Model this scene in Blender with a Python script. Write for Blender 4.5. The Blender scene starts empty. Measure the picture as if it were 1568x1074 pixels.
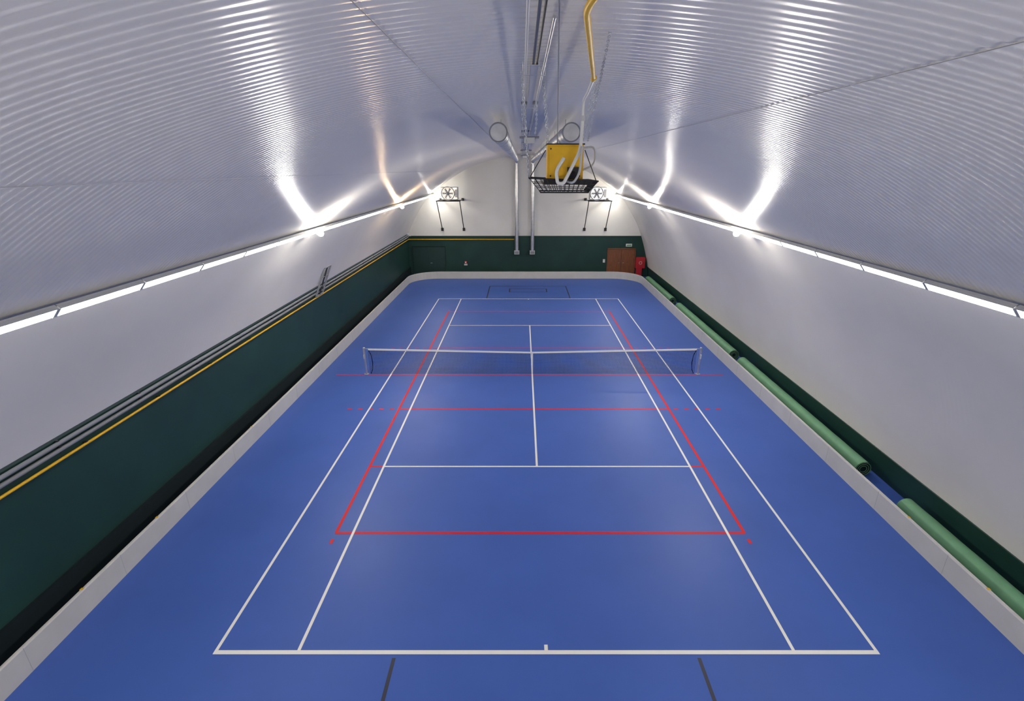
import bpy, bmesh, math, random
from mathutils import Vector, Matrix
random.seed(4)
scene = bpy.context.scene
try:
    scene.view_settings.view_transform = 'Standard'
    scene.view_settings.look = 'None'
    scene.view_settings.exposure = 0.58
except Exception: pass

# ------------------------------------------------------------------ materials
def mat(name, col, rough=0.5, metal=0.0, spec=0.5, emit=None, estr=0.0, noise=0.0, nscale=3.0, bump=0.0, bscale=60.0, stretch=(1,1,1), coat=0.0, alpha=None):
    m = bpy.data.materials.new(name); m.use_nodes = True
    nt = m.node_tree; b = nt.nodes['Principled BSDF']
    b.inputs['Base Color'].default_value = (*col, 1)
    b.inputs['Roughness'].default_value = rough
    b.inputs['Metallic'].default_value = metal
    b.inputs['Specular IOR Level'].default_value = spec
    b.inputs['Coat Weight'].default_value = coat
    if emit:
        b.inputs['Emission Color'].default_value = (*emit, 1)
        b.inputs['Emission Strength'].default_value = estr
    tc = nt.nodes.new('ShaderNodeTexCoord'); mp = nt.nodes.new('ShaderNodeMapping')
    mp.inputs['Scale'].default_value = stretch
    nt.links.new(tc.outputs['Object'], mp.inputs['Vector'])
    if noise > 0:
        n = nt.nodes.new('ShaderNodeTexNoise'); n.inputs['Scale'].default_value = nscale; n.inputs['Detail'].default_value = 5
        r = nt.nodes.new('ShaderNodeValToRGB')
        r.color_ramp.elements[0].position = 0.3; r.color_ramp.elements[1].position = 0.7
        r.color_ramp.elements[0].color = (*[c*(1-noise) for c in col], 1)
        r.color_ramp.elements[1].color = (*[min(1, c*(1+noise)) for c in col], 1)
        nt.links.new(mp.outputs['Vector'], n.inputs['Vector'])
        nt.links.new(n.outputs['Fac'], r.inputs['Fac']); nt.links.new(r.outputs['Color'], b.inputs['Base Color'])
    if bump > 0:
        n2 = nt.nodes.new('ShaderNodeTexNoise'); n2.inputs['Scale'].default_value = bscale; n2.inputs['Detail'].default_value = 3
        bp = nt.nodes.new('ShaderNodeBump'); bp.inputs['Strength'].default_value = bump; bp.inputs['Distance'].default_value = 0.01
        nt.links.new(mp.outputs['Vector'], n2.inputs['Vector'])
        nt.links.new(n2.outputs['Fac'], bp.inputs['Height']); nt.links.new(bp.outputs['Normal'], b.inputs['Normal'])
    return m

M = {}
M['floor'] = mat('blue_sport_floor', (0.056, 0.120, 0.42), 0.42, spec=0.16, noise=0.05, nscale=0.6)
M['ceil'] = mat('ribbed_white_metal', (0.88, 0.84, 0.765), 0.27, metal=0.0, spec=0.42, noise=0.03, nscale=0.35)
M['wallw'] = mat('white_membrane_wall', (0.75, 0.725, 0.68), 0.55, spec=0.3, noise=0.03, nscale=0.6)
M['endw'] = mat('white_end_wall_paint', (0.74, 0.73, 0.69), 0.6, noise=0.03, nscale=0.8)
M['green'] = mat('dark_green_cladding', (0.013, 0.047, 0.037), 0.45, spec=0.3, noise=0.15, nscale=0.8)
M['greend'] = mat('darker_green_door', (0.011, 0.040, 0.032), 0.4)
M['dark'] = mat('near_black', (0.008, 0.016, 0.018), 0.7, spec=0.2)
M['board'] = mat('white_rink_board', (0.62, 0.605, 0.56), 0.45, noise=0.04, nscale=2)
M['boardj'] = mat('board_joint', (0.48, 0.48, 0.46), 0.5)
M['line_w'] = mat('white_line_paint', (0.82, 0.81, 0.77), 0.45)
M['line_r'] = mat('red_line_paint', (0.68, 0.010, 0.012), 0.5, spec=0.2)
M['line_k'] = mat('black_line_paint', (0.02, 0.025, 0.05), 0.45)
M['steel'] = mat('galvanised_steel', (0.62, 0.63, 0.65), 0.3, metal=0.85, noise=0.12, nscale=6)
M['grey'] = mat('grey_conduit', (0.24, 0.25, 0.27), 0.45)
M['lgrey'] = mat('light_grey_plastic', (0.54, 0.55, 0.56), 0.4)
M['yellow'] = mat('yellow_paint', (0.80, 0.46, 0.010), 0.4, noise=0.05, nscale=10)
M['black'] = mat('black_metal', (0.015, 0.015, 0.017), 0.45)
M['hose'] = mat('white_hose', (0.76, 0.76, 0.72), 0.4)
M['roll'] = mat('light_green_roll', (0.14, 0.33, 0.18), 0.6, noise=0.08, nscale=3, bump=0.1, bscale=40)
M['net'] = mat('navy_net_cord', (0.008, 0.012, 0.05), 0.8, spec=0.1)
M['wood'] = mat('brown_door_wood', (0.20, 0.07, 0.026), 0.4, noise=0.25, nscale=5, stretch=(6, 6, 0.6))
M['red'] = mat('red_cabinet_paint', (0.46, 0.02, 0.03), 0.35)
M['seam'] = mat('dark_seam', (0.36, 0.35, 0.34), 0.6)
M['tube'] = mat('fluorescent_diffuser', (1, 1, 1), 0.4, emit=(1.0, 0.96, 0.89), estr=15.0)
M['lamp'] = mat('floodlight_glass', (1, 1, 1), 0.3, emit=(1.0, 0.94, 0.85), estr=1100.0)
M['lampn'] = mat('floodlight_glass_dim', (1, 1, 1), 0.3, emit=(1.0, 0.94, 0.85), estr=260.0)
M['lampw'] = mat('floodlight_glass_warm', (1, 1, 1), 0.3, emit=(1.0, 0.72, 0.42), estr=800.0)
M['tray'] = mat('white_cable_tray', (0.72, 0.72, 0.72), 0.35, metal=0.3)

# ------------------------------------------------------------------ builder
class B:
    def __init__(s, name):
        s.name = name; s.v = []; s.f = []; s.m = []; s.sm = []; s.mats = []
    def mi(s, k):
        if k not in s.mats: s.mats.append(k)
        return s.mats.index(k)
    def add(s, vs, fs, k, smooth=False):
        o = len(s.v); s.v += [tuple(v) for v in vs]; i = s.mi(k)
        for f in fs:
            s.f.append([a+o for a in f]); s.m.append(i); s.sm.append(smooth)
    def box(s, c, d, k, R=None):
        c = Vector(c); vs = []
        for x in (-.5, .5):
            for y in (-.5, .5):
                for z in (-.5, .5):
                    p = Vector((x*d[0], y*d[1], z*d[2]))
                    if R is not None: p = R @ p
                    vs.append(c+p)
        s.add(vs, [(0,1,3,2),(4,6,7,5),(0,4,5,1),(2,3,7,6),(0,2,6,4),(1,5,7,3)], k)
    def quad(s, x0, x1, y0, y1, z, k):
        s.add([(x0,y0,z),(x1,y0,z),(x1,y1,z),(x0,y1,z)], [(0,1,2,3)], k)
    def tube(s, pts, r, k, n=12, closed=False, cap=True):
        pts = [Vector(p) for p in pts]; N = len(pts); rs = r if isinstance(r, (list, tuple)) else [r]*N
        def tan(i):
            if closed: return (pts[(i+1)%N]-pts[i-1]).normalized()
            if i == 0: return (pts[1]-pts[0]).normalized()
            if i == N-1: return (pts[-1]-pts[-2]).normalized()
            return ((pts[i+1]-pts[i]).normalized()+(pts[i]-pts[i-1]).normalized()).normalized()
        t = tan(0); a = Vector((0,0,1)) if abs(t.z) < .9 else Vector((1,0,0))
        u = t.cross(a).normalized(); vs = []
        for i in range(N):
            t2 = tan(i); u = (u - t2*u.dot(t2)).normalized(); w = t2.cross(u)
            for j in range(n):
                an = 2*math.pi*j/n
                vs.append(pts[i]+(u*math.cos(an)+w*math.sin(an))*rs[i])
        fs = []
        for i in range(N if closed else N-1):
            i2 = (i+1) % N
            for j in range(n):
                fs.append((i*n+j, i*n+(j+1)%n, i2*n+(j+1)%n, i2*n+j))
        s.add(vs, fs, k, True)
        if cap and not closed:
            s.add(vs[:n], [tuple(range(n))[::-1]], k); s.add(vs[-n:], [tuple(range(n))], k)
    def ball(s, c, r, k, n=12, sc=(1,1,1)):
        c = Vector(c); vs = []; fs = []
        for i in range(n+1):
            th = math.pi*i/n
            for j in range(n*2):
                ph = math.pi*j/n
                vs.append(c+Vector((sc[0]*r*math.sin(th)*math.cos(ph), sc[1]*r*math.sin(th)*math.sin(ph), sc[2]*r*math.cos(th))))
        for i in range(n):
            for j in range(n*2):
                fs.append((i*2*n+j, (i+1)*2*n+j, (i+1)*2*n+(j+1)%(2*n), i*2*n+(j+1)%(2*n)))
        s.add(vs, fs, k, True)
    def ring(s, c, ax, R, r, k, n=24, m=6):
        c = Vector(c); ax = Vector(ax).normalized(); a = Vector((0,0,1)) if abs(ax.z) < .9 else Vector((1,0,0))
        u = ax.cross(a).normalized(); w = ax.cross(u)
        s.tube([c+(u*math.cos(2*math.pi*i/n)+w*math.sin(2*math.pi*i/n))*R for i in range(n)], r, k, m, closed=True)
    def chain(s, p0, p1, k='steel', L=0.034, r=0.0028):
        p0 = Vector(p0); p1 = Vector(p1); d = p1-p0; N = max(2, int(d.length/(L*0.78))); t = d.normalized()
        a = Vector((1,0,0)) if abs(t.x) < .8 else Vector((0,1,0))
        u = t.cross(a).normalized(); w = t.cross(u)
        for i in range(N):
            c = p0+d*((i+.5)/N); q = u if i % 2 else w
            s.tube([c+t*(L/2*math.cos(an))+q*(L*.28*math.sin(an)) for an in [2*math.pi*j/8 for j in range(8)]], r, k, 4, closed=True)
    def done(s, parent=None):
        me = bpy.data.meshes.new(s.name+'_mesh'); me.from_pydata(s.v, [], s.f)
        for k in s.mats: me.materials.append(M[k])
        for p, i, sm in zip(me.polygons, s.m, s.sm): p.material_index = i; p.use_smooth = sm
        me.update()
        o = bpy.data.objects.new(s.name, me); scene.collection.objects.link(o)
        if parent: o.parent = parent
        return o

def fillet(pts, r, n=6):
    pts = [Vector(p) for p in pts]; out = [pts[0]]
    for i in range(1, len(pts)-1):
        a = (pts[i-1]-pts[i]); b = (pts[i+1]-pts[i]); rr = min(r, a.length*.45, b.length*.45)
        A = pts[i]+a.normalized()*rr; C = pts[i]+b.normalized()*rr
        for j in range(n+1):
            t = j/n; out.append(A*(1-t)**2+pts[i]*2*t*(1-t)+C*t*t)
    out.append(pts[-1]); return out

# ------------------------------------------------------------------ hall shell
CX = 0.20            # hall centre line
Y0, Y1 = -4.9, 36.6  # hall ends
P = [(0,8.36),(2.1,8.10),(4.1,7.42),(6.5,5.84),(7.62,4.45),(8.38,2.95),(8.92,1.2),(9.1,0.0)]
full = [(-h, z) for h, z in P[:0:-1]]+P
def cr(p0,p1,p2,p3,t):
    return tuple(0.5*((2*b)+(-a+c)*t+(2*a-5*b+4*c-d)*t*t+(-a+3*b-3*c+d)*t**3) for a,b,c,d in zip(p0,p1,p2,p3))
prof = []
for i in range(len(full)-1):
    p0 = full[max(0,i-1)]; p3 = full[min(len(full)-1,i+2)]
    for j in range(8): prof.append(cr(p0, full[i], full[i+1], p3, j/8))
prof.append(full[-1])
half = [p for p in prof if p[0] >= -1e-6]   # apex -> floor (right side)
def hz(z):
    for a, b in zip(half, half[1:]):
        if b[1] <= z <= a[1] and a[1] != b[1]:
            t = (a[1]-z)/(a[1]-b[1]); return a[0]+(b[0]-a[0])*t
    return 0.0 if z >= half[0][1] else half[-1][0]
def zc(x):
    h = abs(x-CX)
    for a, b in zip(half, half[1:]):
        if a[0] <= h <= b[0]: return a[1]+(b[1]-a[1])*(h-a[0])/(b[0]-a[0])
    return 0

def ribbed(name, pts, key, amp, pitch, sub):
    # pts: profile (h,z); ribs run around the arch, displaced along the normal
    b = B(name); ny = int(round((Y1-Y0)/pitch*sub)); n = len(pts); nor = []
    for i in range(n):
        a = Vector(pts[max(0,i-1)]); c = Vector(pts[min(n-1,i+1)]); t = (c-a).normalized(); nor.append(Vector((t.y, -t.x)))
    vs = []; fs = []
    for j in range(ny+1):
        y = Y0+(Y1-Y0)*j/ny; ph = (y/pitch) % 1.0
        d = amp*(0.5-0.5*math.cos(2*math.pi*ph))
        for i in range(n):
            vs.append((CX+pts[i][0]+nor[i].x*d, y, pts[i][1]+nor[i].y*d))
    for j in range(ny):
        for i in range(n-1):
            fs.append((j*n+i, j*n+i+1, (j+1)*n+i+1, (j+1)*n+i))
    b.add(vs, fs, key, True); return b
ZS = 5.84
top = [p for p in prof if p[1] >= ZS-1e-4]
ribbed('ceiling', top, 'ceil', 0.0056, 0.105, 6).done()
rw = [p for p in prof if p[1] <= ZS+1e-4 and p[0] > 0]
lw = [p for p in prof if p[1] <= ZS+1e-4 and p[0] < 0 and p[1] >= 2.99]
b = ribbed('wall_right', rw, 'wallw', 0.0012, 0.12, 4)
b.done()
b = B('baseboard_right')   # green kick panel following the wall foot
rows = [0.0, 0.25, 0.5, 0.72]
vs = []
for z in rows: vs += [(CX+hz(z)-0.02, Y0, z), (CX+hz(z)-0.02, Y1, z)]
b.add(vs, [(2*i, 2*i+1, 2*i+3, 2*i+2) for i in range(3)], 'green')
b.add([(CX+hz(.72)-.02,Y0,.72),(CX+hz(.72)-.02,Y1,.72),(CX+hz(.74)+.01,Y1,.74),(CX+hz(.74)+.01,Y0,.74)], [(0,1,2,3)], 'green')
b.done()
XL = -8.20
b = ribbed('wall_left', lw, 'wallw', 0.0012, 0.12, 4)
b.add([(XL,Y0,0),(XL,Y1,0),(XL,Y1,3.04),(XL,Y0,3.04)], [(0,1,2,3)], 'green')
b.add([(XL,Y0,3.04),(XL,Y1,3.04),(XL-.35,Y1,3.04),(XL-.35,Y0,3.04)], [(0,1,2,3)], 'green')
b.done()
b = B('dark_strip_left'); b.box((XL+.03, (Y0+Y1)/2, .36), (.06, Y1-Y0-.02, .72), 'dark'); b.done()  # near-black strip along the foot of the left wall

def endwall(name, Y, k1, k2):
    b = B(name); zs = [0, .6, 1.2, 1.8, 2.4, 2.92]+[2.92+(8.36-2.92)*(1-(1-i/26)**1.7) for i in range(1, 27)]
    for z0, z1 in zip(zs, zs[1:]):
        h0, h1 = hz(z0)+.02, hz(z1)+.02
        l0 = XL if z1 <= 3 else CX-h0; l1 = XL if z1 <= 3 else CX-h1
        b.add([(l0,Y,z0),(CX+h0,Y,z0),(CX+h1,Y,z1),(l1,Y,z1)], [(0,1,2,3)], k1 if z1 <= 2.93 else k2)
    return b
b = endwall('wall_back', Y1, 'green', 'endw')
b.box((CX+.15, Y1-.02, 2.92), (hz(2.92)*2-.15, .05, .05), 'green')
b.done()
endwall('wall_front', Y0, 'green', 'endw').done()
b = B('floor'); b.quad(-9.2, 9.6, Y0-.1, Y1+.1, 0, 'floor'); b.done()

# seams of ceiling sheets
for i, x in enumerate((-3.9, -0.8, 2.3)):
    b = B('trim_%d' % (i+1)); y = Y0+.1
    ww = .007 if i == 2 else .004
    while y < Y1-3:
        L = random.choice((1.1, 1.6, 2.2)); b.box((x+random.uniform(-.006,.006), y+L/2, zc(x)-.009), (ww, L-.06, .003), 'seam'); y += L
    b.done()

# ------------------------------------------------------------------ floor markings
TX = 0.405; NB = 6.06; NET = NB+11.885; FB = NB+23.77
w = .055
b = B('tennis_court_lines'); z = .004
for x in (-5.485, 5.485, -4.115, 4.115): b.quad(TX+x-w/2, TX+x+w/2, NB, FB, z, 'line_w')
for y, ww in ((NB, .075), (FB, .075)): b.quad(TX-5.51, TX+5.51, y-ww/2, y+ww/2, z+.001, 'line_w')
for y in (NET-6.4, NET+6.4): b.quad(TX-4.115, TX+4.115, y-w/2, y+w/2, z+.001, 'line_w')
b.quad(TX-w/2, TX+w/2, NET-6.4, NET+6.4, z, 'line_w')
b.quad(TX-.03, TX+.03, NB, NB+.14, z+.0015, 'line_w'); b.quad(TX-.03, TX+.03, FB-.14, FB, z+.0015, 'line_w')
b.done()
b = B('volleyball_court_lines'); z = .0025
for x in (-4.49, 4.49):
    b.quad(TX+x-.034, TX+x+.034, NET-9, NET+9, z, 'line_r')
    for sg in (-1, 1): b.quad(TX+x-.035, TX+x+.035, *sorted((NET+sg*9.2, NET+sg*9.33)), z, 'line_r')
    b.quad(*sorted((TX+x, TX+x*0.917)), NET-6.43, NET-6.37, z+.0003, 'line_r')
for y in (-9, 9): b.quad(TX-4.5, TX+4.5, NET+y-.038, NET+y+.038, z+.0003, 'line_r')
for y in (-3, 3):
    b.quad(TX-4.5, TX+4.5, NET+y-.034, NET+y+.034, z+.0003, 'line_r')
    for sg in (-1, 1):
        for i in range(5):
            x0 = TX+sg*(4.65+i*.35); b.quad(min(x0,x0+sg*.15), max(x0,x0+sg*.15), NET+y-.034, NET+y+.034, z, 'line_r')
b.quad(TX-7.6, TX+7.4, NET-.03-.05, NET+.03-.05, z+.0003, 'line_r')
b.done()
b = B('floorball_crease_lines'); z = .0015
def rect(x0,x1,y0,y1,w,k):
    b.quad(x0,x1,y0,y0+w,z,k); b.quad(x0,x1,y1-w,y1,z,k); b.quad(x0,x0+w,y0,y1,z+.0003,k); b.quad(x1-w,x1,y0,y1,z+.0003,k)
rect(TX-2.6, TX+2.6, 29.95, 33.35, .07, 'line_k'); rect(TX-1.25, TX+1.25, 31.6, 32.6, .08, 'line_k')
for sg in (-1, 1): b.quad(TX+sg*2.5-.03, TX+sg*2.5+.03, 1.9, NB-.1, z, 'line_k')
b.quad(TX-2.53, TX+2.53, 1.9, 1.96, z+.0003, 'line_k'); rect(TX-1.25, TX+1.25, 2.4, 3.4, .05, 'line_k')
b.done()

# ------------------------------------------------------------------ rink boards
b = B('rink_boards')
bx0, bx1, by0, by1, R = -7.8, 8.28, -4.2, 35.8, 1.9
path = []
for cx, cy, a0 in ((bx1-R, by1-R, 0), (bx0+R, by1-R, 90), (bx0+R, by0+R, 180), (bx1-R, by0+R, 270)):
    for i in range(13):
        a = math.radians(a0+90*i/12); path.append((cx+R*math.cos(a), cy+R*math.sin(a), math.cos(a), math.sin(a)))
sec = [(0, .0), (0, .47), (.012, .5), (.045, .5), (.055, .47), (.055, .0)]
n = len(path); vs = []; fs = []
for x, y, nx, ny in path:
    for o, zz in sec: vs.append((x+nx*o, y+ny*o, zz))
for i in range(n):
    i2 = (i+1) % n
    for j in range(5): fs.append((i*6+j, i*6+j+1, i2*6+j+1, i2*6+j))
b.add(vs, fs, 'board')
y = by0+R
while y < by1-R+.1:
    for x, sg in ((bx0, -1), (bx1, 1)):
        b.box((x-sg*.001, y, .25), (.004, .007, .48), 'boardj')
        b.box((x+sg*.085, y, .2), (.05, .06, .4), 'dark')
    y += 2.01
for x, ys in ((bx0, (4.6, 6.65, 8.6, 12.6)), (bx1, (6.65, 8.6))):
    for yy in ys: b.box((x+(-.035 if x < 0 else .035), yy+.25, .485), (.05, .05, .035), 'yellow')
b.done()

# ------------------------------------------------------------------ tennis net
b = B('tennis_net')
xa, xb = -6.03, 6.84; ya = NET
for x in (xa, xb):
    b.tube([(x,ya,.006),(x,ya,1.09)], .042, 'steel', 16); b.tube([(x,ya,.006),(x,ya,.02)], .09, 'steel', 16)
    b.ball((x,ya,1.09), .045, 'steel', 8, (1,1,.5)); b.box((x, ya-.06, .75), (.05, .06, .16), 'lgrey')
def zt(x):
    t = abs(x-TX)/6.43; return .925+.135*t
xs = [xa+.15+(xb-xa-.3)*i/240 for i in range(241)]
cord = .0042
for i, x in enumerate(xs):
    xo = x
    b.add([(xo-cord,ya,.03),(xo+cord,ya,.03),(xo+cord,ya,zt(x)),(xo-cord,ya,zt(x))], [(0,1,2,3)], 'net')
for j in range(18):
    f = j/18
    for a, c in zip(xs[::12], xs[12::12]):
        za = .03+(zt(a)-.03)*f; zb = .03+(zt(c)-.03)*f
        b.add([(a,ya+.001,za-cord),(c,ya+.001,zb-cord),(c,ya+.001,zb+cord),(a,ya+.001,za+cord)], [(0,1,2,3)], 'net')
for a, c in zip(xs[::12], xs[12::12]):
    for s_ in (-.012, .012):
        b.add([(a,ya+s_,zt(a)-.06),(c,ya+s_,zt(c)-.06),(c,ya+s_,zt(c)),(a,ya+s_,zt(a))], [(0,1,2,3)], 'line_w')
    b.add([(a,ya-.012,zt(a)),(c,ya-.012,zt(c)),(c,ya+.012,zt(c)),(a,ya+.012,zt(a))], [(0,1,2,3)], 'line_w')
for x0, x1 in ((xa, xs[0]), (xs[-1], xb)): b.tube([(x0,ya,1.06),(x1,ya,1.05)], .006, 'lgrey', 6)
for x, sg in ((xs[0], 1), (xs[-1], -1)):
    b.tube([(x, ya, 1.04),(x+sg*.10,ya,.8),(x+sg*.13,ya,.5),(x+sg*.10,ya,.2),(x+sg*.02,ya,.03)], .014, 'net', 6)
b.box((TX, ya, .466), (.05, .03, .92), 'line_w')
b.done()

# ------------------------------------------------------------------ lights
LZ = 5.77; LH = 6.41
for sg in (-1, 1):
    b = B('fluorescent_strip_light'); x = CX+sg*LH; ang = sg*math.radians(50)
    R = Matrix.Rotation(ang, 3, 'Y'); inn = R @ Vector((0,0,-1)); side = R @ Vector((-sg,0,0)); y = Y0+.1
    while y < Y1-1.2:
        b.box((x, y+.8, LZ), (.19, 1.58, .03), 'lgrey', R)
        b.box(Vector((x, y+.8, LZ))+inn*.035+side*.089, (.008, 1.58, .06), 'lgrey', R)  # added opaque lip, keeps strip light off the adjoining ceiling
        c = Vector((x, y+.8, LZ))+inn*.032
        b.box(c, (.150, 1.52, .03), 'tube', R)
        for yy in (y+.02, y+1.58): b.box(Vector((x, yy, LZ))+inn*.035, (.155, .025, .045), 'lgrey', R)
        y += 1.6
    b.done()
for sg in (-1, 1):
    for Y, key in ((-1.5, 'lamp'), (15.2, 'lamp'), (26.0, 'lampw' if sg < 0 else 'lamp'), (35.3, 'lampn')):
        b = B('floodlight'); c = Vector((CX+sg*(LH-.21), Y, LZ-.06))
        b.tube([(CX+sg*(LH-.03), Y, LZ-.01), c+Vector((sg*.06,0,0))], .02, 'grey', 8)
        b.tube([c+Vector((sg*.1,0,.02)), c+Vector((sg*.03,0,0))], [.05, .085], 'lgrey', 16)
        b.ring(c+Vector((sg*.02,0,0)), (1,0,0), .088, .010, 'lgrey')
        b.ball(c-Vector((sg*.02,0,0)), .085, key, 6, (.75,1,1))
        b.done()

# ------------------------------------------------------------------ ventilation ducts
def duct(x):
    b = B('ventilation_duct'); zd = 8.06; r = .13; ye = 36.28
    pts = fillet([(x,8.35,zd),(x,ye,zd),(x,ye,1.95)], .3, 8)
    b.tube(pts, r, 'steel', 24)
    y = 8.36
    while y < 35.9: b.ring((x,y,zd), (0,1,0), r+.002, .006, 'steel', 24, 5); y += .5
    z = 7.6
    while z > 2: b.ring((x,ye,z), (0,0,1), r+.002, .006, 'steel', 24, 5); z -= .5
    b.ring((x,8.35,zd), (0,1,0), r+.004, .012, 'grey', 28, 6)
    y = 9.5
    while y < 36:
        b.ring((x,y,zd), (0,1,0), r+.006, .008, 'lgrey', 24, 5); b.tube([(x,y,zd+r),(x,y,zc(x)+.0)], .005, 'grey', 6); y += 3
    b.box((x,ye,1.82), (.36,.3,.26), 'lgrey'); b.box((x,ye-.155,1.82), (.28,.01,.18), 'grey')
    for z in (3.2, 5.2, 7): b.box((x, ye+.18, z), (.30,.24,.04), 'lgrey')
    b.done()
duct(-.36); duct(.76)
b = B('cable_tray')
zz = zc(.1)-.06; x = .10
b.box((x, 20.2, zz), (.06, 31.6, .004), 'tray'); b.box((x-.03, 20.2, zz+.012), (.004, 31.6, .025), 'tray'); b.box((x+.03, 20.2, zz+.012), (.004, 31.6, .025), 'tray')
for x, dz, r, k, ys in ((.03,.07,.009,'lgrey',2.6), (.17,.08,.010,'steel',3.0), (.09,.045,.009,'grey',2.6), (.12,.045,.007,'black',2.8)):
    b.tube([(x,ys,zc(x)-dz),(x,36,zc(x)-dz)], r, k, 8)
y = 4.6
while y < 36:
    b.tube([(.01,y,zc(.1)),(.01,y,zc(.1)-.10),(.19,y,zc(.1)-.10),(.19,y,zc(.1))], .004, 'steel', 6); y += 2.4
b.done()
# small suspended round luminaire-like sensors along the apex
for y in (7.2, 12.5, 18.0):
    b = B('ceiling_hook_plate')
    b.box((.10, y, zc(.1)-.02), (.22, .08, .03), 'grey')
    b.chain((.00, y, zc(.1)-.03), (.02, y, zc(.1)-.42)); b.chain((.20, y, zc(.1)-.03), (.18, y, zc(.1)-.42))
    b.tube([(-.03, y, zc(.1)-.43), (.23, y, zc(.1)-.43)], .014, 'grey', 8)
    b.box((.10, y, zc(.1)-.47), (.14, .10, .07), 'lgrey')
    b.done()

# ------------------------------------------------------------------ suspended gas heater
b = B('suspended_gas_heater'); hx, hy = .445, 5.5
b.box((hx, hy+.1, 7.60), (.37, .26, .34), 'yellow')
b.box((hx, hy-.035, 7.60), (.33, .012, .30), 'yellow')
b.box((hx, hy+.1, 7.775), (.39, .28, .012), 'black')
for sx in (-.15, .15):
    for sz in (-.13, .13): b.ball((hx+sx, hy-.043, 7.60+sz), .008, 'black', 6)
b.box((hx+.08, hy-.06, 7.50), (.12, .06, .11), 'black'); b.tube([(hx+.08,hy-.05,7.50),(hx+.08,hy-.13,7.47)], .03, 'black', 12)
b.box((hx+.03, hy+.1, 7.41), (.50, .34, .05), 'black')
# wire guard below
r0 = [(hx-.37,hy-.15,7.45),(hx+.33,hy-.15,7.42),(hx+.33,hy+.38,7.42),(hx-.37,hy+.38,7.45)]
r1 = [(hx-.25,hy-.10,7.31),(hx+.24,hy-.10,7.31),(hx+.24,hy+.33,7.31),(hx-.25,hy+.33,7.31)]
for r in (r0, r1):
    for i in range(4): b.tube([r[i], r[(i+1)%4]], .008, 'black', 6)
for e in range(4):
    nn = 12
    for i in range(nn+1):
        t = i/nn; a = Vector(r0[e]).lerp(Vector(r0[(e+1)%4]), t); c = Vector(r1[e]).lerp(Vector(r1[(e+1)%4]), t); b.tube([a, c], .0035, 'black', 5)
    for tt in (.33, .66):
        b.tube([Vector(r0[e]).lerp(Vector(r1[e]), tt), Vector(r0[(e+1)%4]).lerp(Vector(r1[(e+1)%4]), tt)], .0035, 'black', 5)
for i in range(1, 10):
    t = i/10; b.tube([Vector(r1[0]).lerp(Vector(r1[1]), t), Vector(r1[3]).lerp(Vector(r1[2]), t)], .003, 'black', 5)
# hoses
b.tube(fillet([(.60,hy-.1,8.02),(.59,hy-.1,7.72),(.50,hy-.16,7.55),(.42,hy-.2,7.40),(.36,hy-.2,7.40),(.34,hy-.2,7.52),(.42,hy-.16,7.64)], .1), .017, 'hose', 12)
b.tube(fillet([(.60,hy-.14,7.75),(.58,hy-.18,7.5),(.52,hy-.18,7.40),(.46,hy-.1,7.42)], .08), .012, 'lgrey', 10)
b.tube(fillet([(hx+.18,hy+.1,7.74),(.76,hy+.1,7.76),(.77,hy+.1,7.58),(hx+.18,hy+.1,7.52)], .07), .010, 'lgrey', 8)
for x0, x1 in ((.27,.22), (.62,.74)):
    for yy in (hy, hy+.22): b.chain((x0,yy,7.78), (x1,yy,zc(x1)))
b.chain((hx-.37,hy-.1,7.45), (.00,hy-.5,zc(0))); b.chain((hx-.37,hy+.35,7.45), (.02,hy+.9,zc(0)))
b.chain((.66,hy-.1,7.80), (.55,3.6,zc(.55)))
b.tube([(hx-.37,hy,7.44),(hx-.20,hy,7.72)], .005, 'black', 6); b.tube([(hx+.33,hy,7.42),(hx+.2,hy,7.72)], .005, 'black', 6)
# power lead
b.tube([(.17,2.68,8.31),(.22,3.4,8.13),(.31,4.7,7.93),(.36,hy,7.78)], .005, 'grey', 8)
b.box((.15,2.74,8.335), (.09,.06,.04), 'lgrey')
b.done()
b = B('yellow_gas_pipe')
b.tube(fillet([(.555,4.35,8.20),(.28,2.55,8.20),(.36,2.1,8.24),(.36,-3,8.24)], .1), .0165, 'yellow', 12)
b.tube(fillet([(.555,4.35,8.20),(.60,5.1,8.19),(.60,hy-.1,8.17),(.60,hy-.1,8.0)], .1), .013, 'hose', 12)
b.tube([(.555,4.33,8.20),(.557,4.40,8.20)], .021, 'yellow', 12)
b.tube([(.60,hy-.1,7.98),(.60,hy-.1,8.03)], .022, 'lgrey', 12)
for y in (4.6, 1.0):
    x = .575 if y > 2.6 else .36
    b.tube([(x, y, 8.2), (x, y, zc(x)-.005)], .004, 'steel', 6)
b.done()

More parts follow.
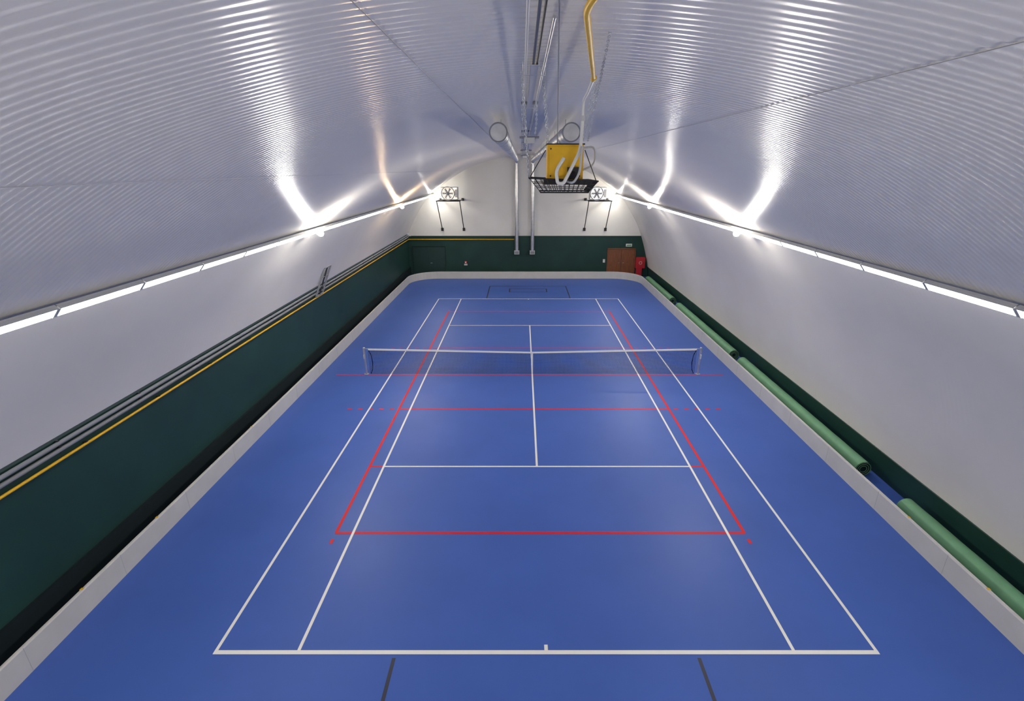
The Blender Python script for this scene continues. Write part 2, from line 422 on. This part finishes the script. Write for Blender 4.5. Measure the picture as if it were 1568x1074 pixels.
# ------------------------------------------------------------------ end wall fan units on brackets
for xl, xr, xc in ((-5.68,-4.14,-4.85), (4.47,5.98,5.12)):
    b = B('wall_fan_unit'); yf = 34.7; zf = 5.46; zw = 3.4
    for x in (xl, xr):
        b.tube([(x,Y1-.03,zf),(x,yf,zf)], .03, 'black', 8)
        b.tube([(x,yf,zf),(x,Y1-.03,zw)], .03, 'black', 8)
        b.box((x,Y1-.03,zw), (.18,.05,.22), 'black'); b.box((x,Y1-.03,zf), (.18,.05,.18), 'black')
    b.tube([(xl-.05,yf,zf),(xr+.05,yf,zf)], .035, 'black', 8); b.tube([(xl,35.5,zf),(xr,35.5,zf)], .03, 'black', 8)
    cz = zf+.47
    b.box((xc,35.35,cz), (1.10,.6,.80), 'lgrey'); b.box((xc,35.04,cz), (1.02,.03,.72), 'steel')
    b.tube([(xc-.1,35.03,cz),(xc-.1,34.93,cz)], [.40,.43], 'steel', 28, cap=False)
    b.ring((xc-.1,34.93,cz), (0,1,0), .43, .028, 'lgrey', 32, 8)
    for rr in (.12,.22,.32): b.ring((xc-.1,34.94,cz), (0,1,0), rr, .008, 'grey', 24, 5)
    for a in range(6):
        an = a*math.pi/3; c = Vector((xc-.1+.19*math.cos(an),34.99,cz+.19*math.sin(an)))
        b.box(c, (.32,.015,.11), 'lgrey', Matrix.Rotation(-an,3,'Y') @ Matrix.Rotation(.4,3,'X'))
    b.ball((xc-.1,34.96,cz), .07, 'grey', 8); b.box((xc+.44,35.0,cz), (.14,.04,.5), 'lgrey')
    for s_ in (-.45,.45): b.box((xc+s_,35.3,zf+.04), (.06,.7,.05), 'black')
    b.done()

# ------------------------------------------------------------------ doors and small items on the end wall
b = B('door_1'); yd = Y1-.045
for i in (0, 1):
    xc = 6.29+.475+i*.95
    b.box((xc, yd, .99), (.93,.05,1.98), 'wood'); b.box((xc, yd-.03, 1.45), (.62,.012,.75), 'wood'); b.box((xc, yd-.03, .5), (.62,.012,.65), 'wood')
for x in (6.25, 8.23): b.box((x, yd, 1.02), (.07,.08,2.04), 'wood')
b.box((7.24, yd, 2.03), (2.05,.08,.07), 'wood'); b.box((7.24,yd-.03,1.0), (.02,.02,1.95), 'black')
for x in (7.13,7.35): b.tube([(x,yd-.03,1.02),(x,yd-.09,1.02),(x+(-.1 if x<7.2 else .1),yd-.09,1.02)], .012, 'steel', 8)
b.done()
b = B('door_2')
b.box((-6.75, yd+.01, 1.08), (2.3,.03,2.16), 'greend')
for x in (-7.93,-6.75,-5.57): b.box((x, yd, 1.08), (.03,.05,2.18), 'greend')
b.box((-6.75,yd,2.18), (2.4,.05,.03), 'dark'); b.box((-6.6,yd-.03,1.0), (.14,.05,.03), 'steel')
b.done()
b = B('fire_hose_cabinet'); b.box((8.62,Y1-.17,1.05), (.66,.3,.78), 'red'); b.box((8.62,Y1-.325,1.05), (.58,.012,.70), 'red')
b.ring((8.62,Y1-.335,1.05), (0,1,0), .10, .010, 'line_w', 20, 6); b.box((8.84,Y1-.34,1.05), (.03,.02,.12), 'black'); b.box((8.56,Y1-.17,.33), (.4,.24,.66), 'red'); b.done()
b = B('exit_sign'); b.box((7.75,Y1-.04,2.28), (.40,.06,.16), 'line_w'); b.box((7.75,Y1-.073,2.28), (.34,.006,.10), 'roll'); b.box((7.75,Y1-.02,2.28),(.44,.03,.2),'lgrey'); b.done()
b = B('fire_alarm_call_point'); b.box((-4.1,Y1-.04,1.05), (.16,.08,.16), 'red'); b.box((-4.1,Y1-.085,1.05), (.09,.01,.09), 'line_w'); b.box((-4.1,Y1-.03,.88),(.24,.05,.12),'lgrey'); b.done()
b = B('light_switch_panel'); b.box((6.0,Y1-.03,1.15), (.16,.06,.24), 'lgrey'); b.box((6.0,Y1-.065,1.2), (.08,.01,.08), 'line_w'); b.box((6.0,Y1-.065,1.08), (.08,.01,.08), 'line_w'); b.done()

# ------------------------------------------------------------------ pipes on the left wall
b = B('wall_conduit')
for z, r in ((2.99,.038), (2.87,.038)): b.tube([(XL+.05,Y0+.05,z),(XL+.05,Y1-.05,z)], r, 'grey', 10)
y = Y0+.6
while y < Y1:
    b.box((XL+.03,y,2.93), (.05,.04,.24), 'black'); y += 2.0
b.done()
b = B('yellow_gas_pipe')
b.tube(fillet([(XL+.05,Y0+.05,2.70),(XL+.05,Y1-.06,2.70),(-.55,Y1-.06,2.70)], .1), .026, 'yellow', 10)
y = Y0+1.1
while y < Y1: b.box((XL+.03,y,2.70), (.06,.05,.08), 'black'); y += 2.0
b.done()
# tilted steel frame hung above the ledge
b = B('tilted_wall_frame')
A = [Vector(p) for p in ((XL+.06,19.3,2.75),(XL+.06,20.0,2.75),(XL+.42,20.3,3.82),(XL+.42,19.6,3.82))]
for i in range(4): b.tube([A[i],A[(i+1)%4]], .035, 'grey', 8)
for t in (.33,.66): b.tube([A[0].lerp(A[3],t),A[1].lerp(A[2],t)], .02, 'grey', 8)
b.tube([A[0].lerp(A[1],.5),A[3].lerp(A[2],.5)], .03, 'black', 8)
b.tube([A[3],(XL+.02,19.6,3.3)], .02, 'grey', 8); b.tube([A[2],(XL+.02,20.3,3.3)], .02, 'grey', 8)
b.done()

# ------------------------------------------------------------------ green rolls along right wall
for y0, y1 in ((1.0,9.6),(11.1,18.7),(19.5,27.3),(28.5,34.6)):
    b = B('rolled_floor_cover'); x, z, r = 8.84, .215, .21
    ny = 24
    pts = [(x, y0+(y1-y0)*i/ny, z) for i in range(ny+1)]; rs = [r*(1+.012*math.sin(i*2.1)) for i in range(ny+1)]
    b.tube(pts, rs, 'roll', 24, cap=False)
    for y, s_ in ((y0,1),(y1,-1)):     # spiral layers + dark core at the ends
        vs = [(x+r*math.cos(a), y+s_*.01, z+r*math.sin(a)) for a in [2*math.pi*j/24 for j in range(24)]]
        b.add(vs, [tuple(range(24))], 'dark')
        for rr in (.19,.14,.09): b.ring((x,y-s_*.0,z), (0,1,0), rr, .008, 'roll', 20, 5)
    b.done()

# ------------------------------------------------------------------ world, camera
wd = bpy.data.worlds.new('hall_world'); scene.world = wd; wd.use_nodes = True
wd.node_tree.nodes['Background'].inputs[0].default_value = (.8,.85,1,1); wd.node_tree.nodes['Background'].inputs[1].default_value = .3
cam = bpy.data.cameras.new('camera'); co = bpy.data.objects.new('camera', cam); scene.collection.objects.link(co)
cam.sensor_width = 36; cam.lens = 765.5/1568*36; cam.shift_x = -15/1568; cam.clip_start = .05; cam.clip_end = 200
co.location = (0, 0, 7.55); co.rotation_euler = (math.radians(90-20.1), 0, 0)
scene.camera = co
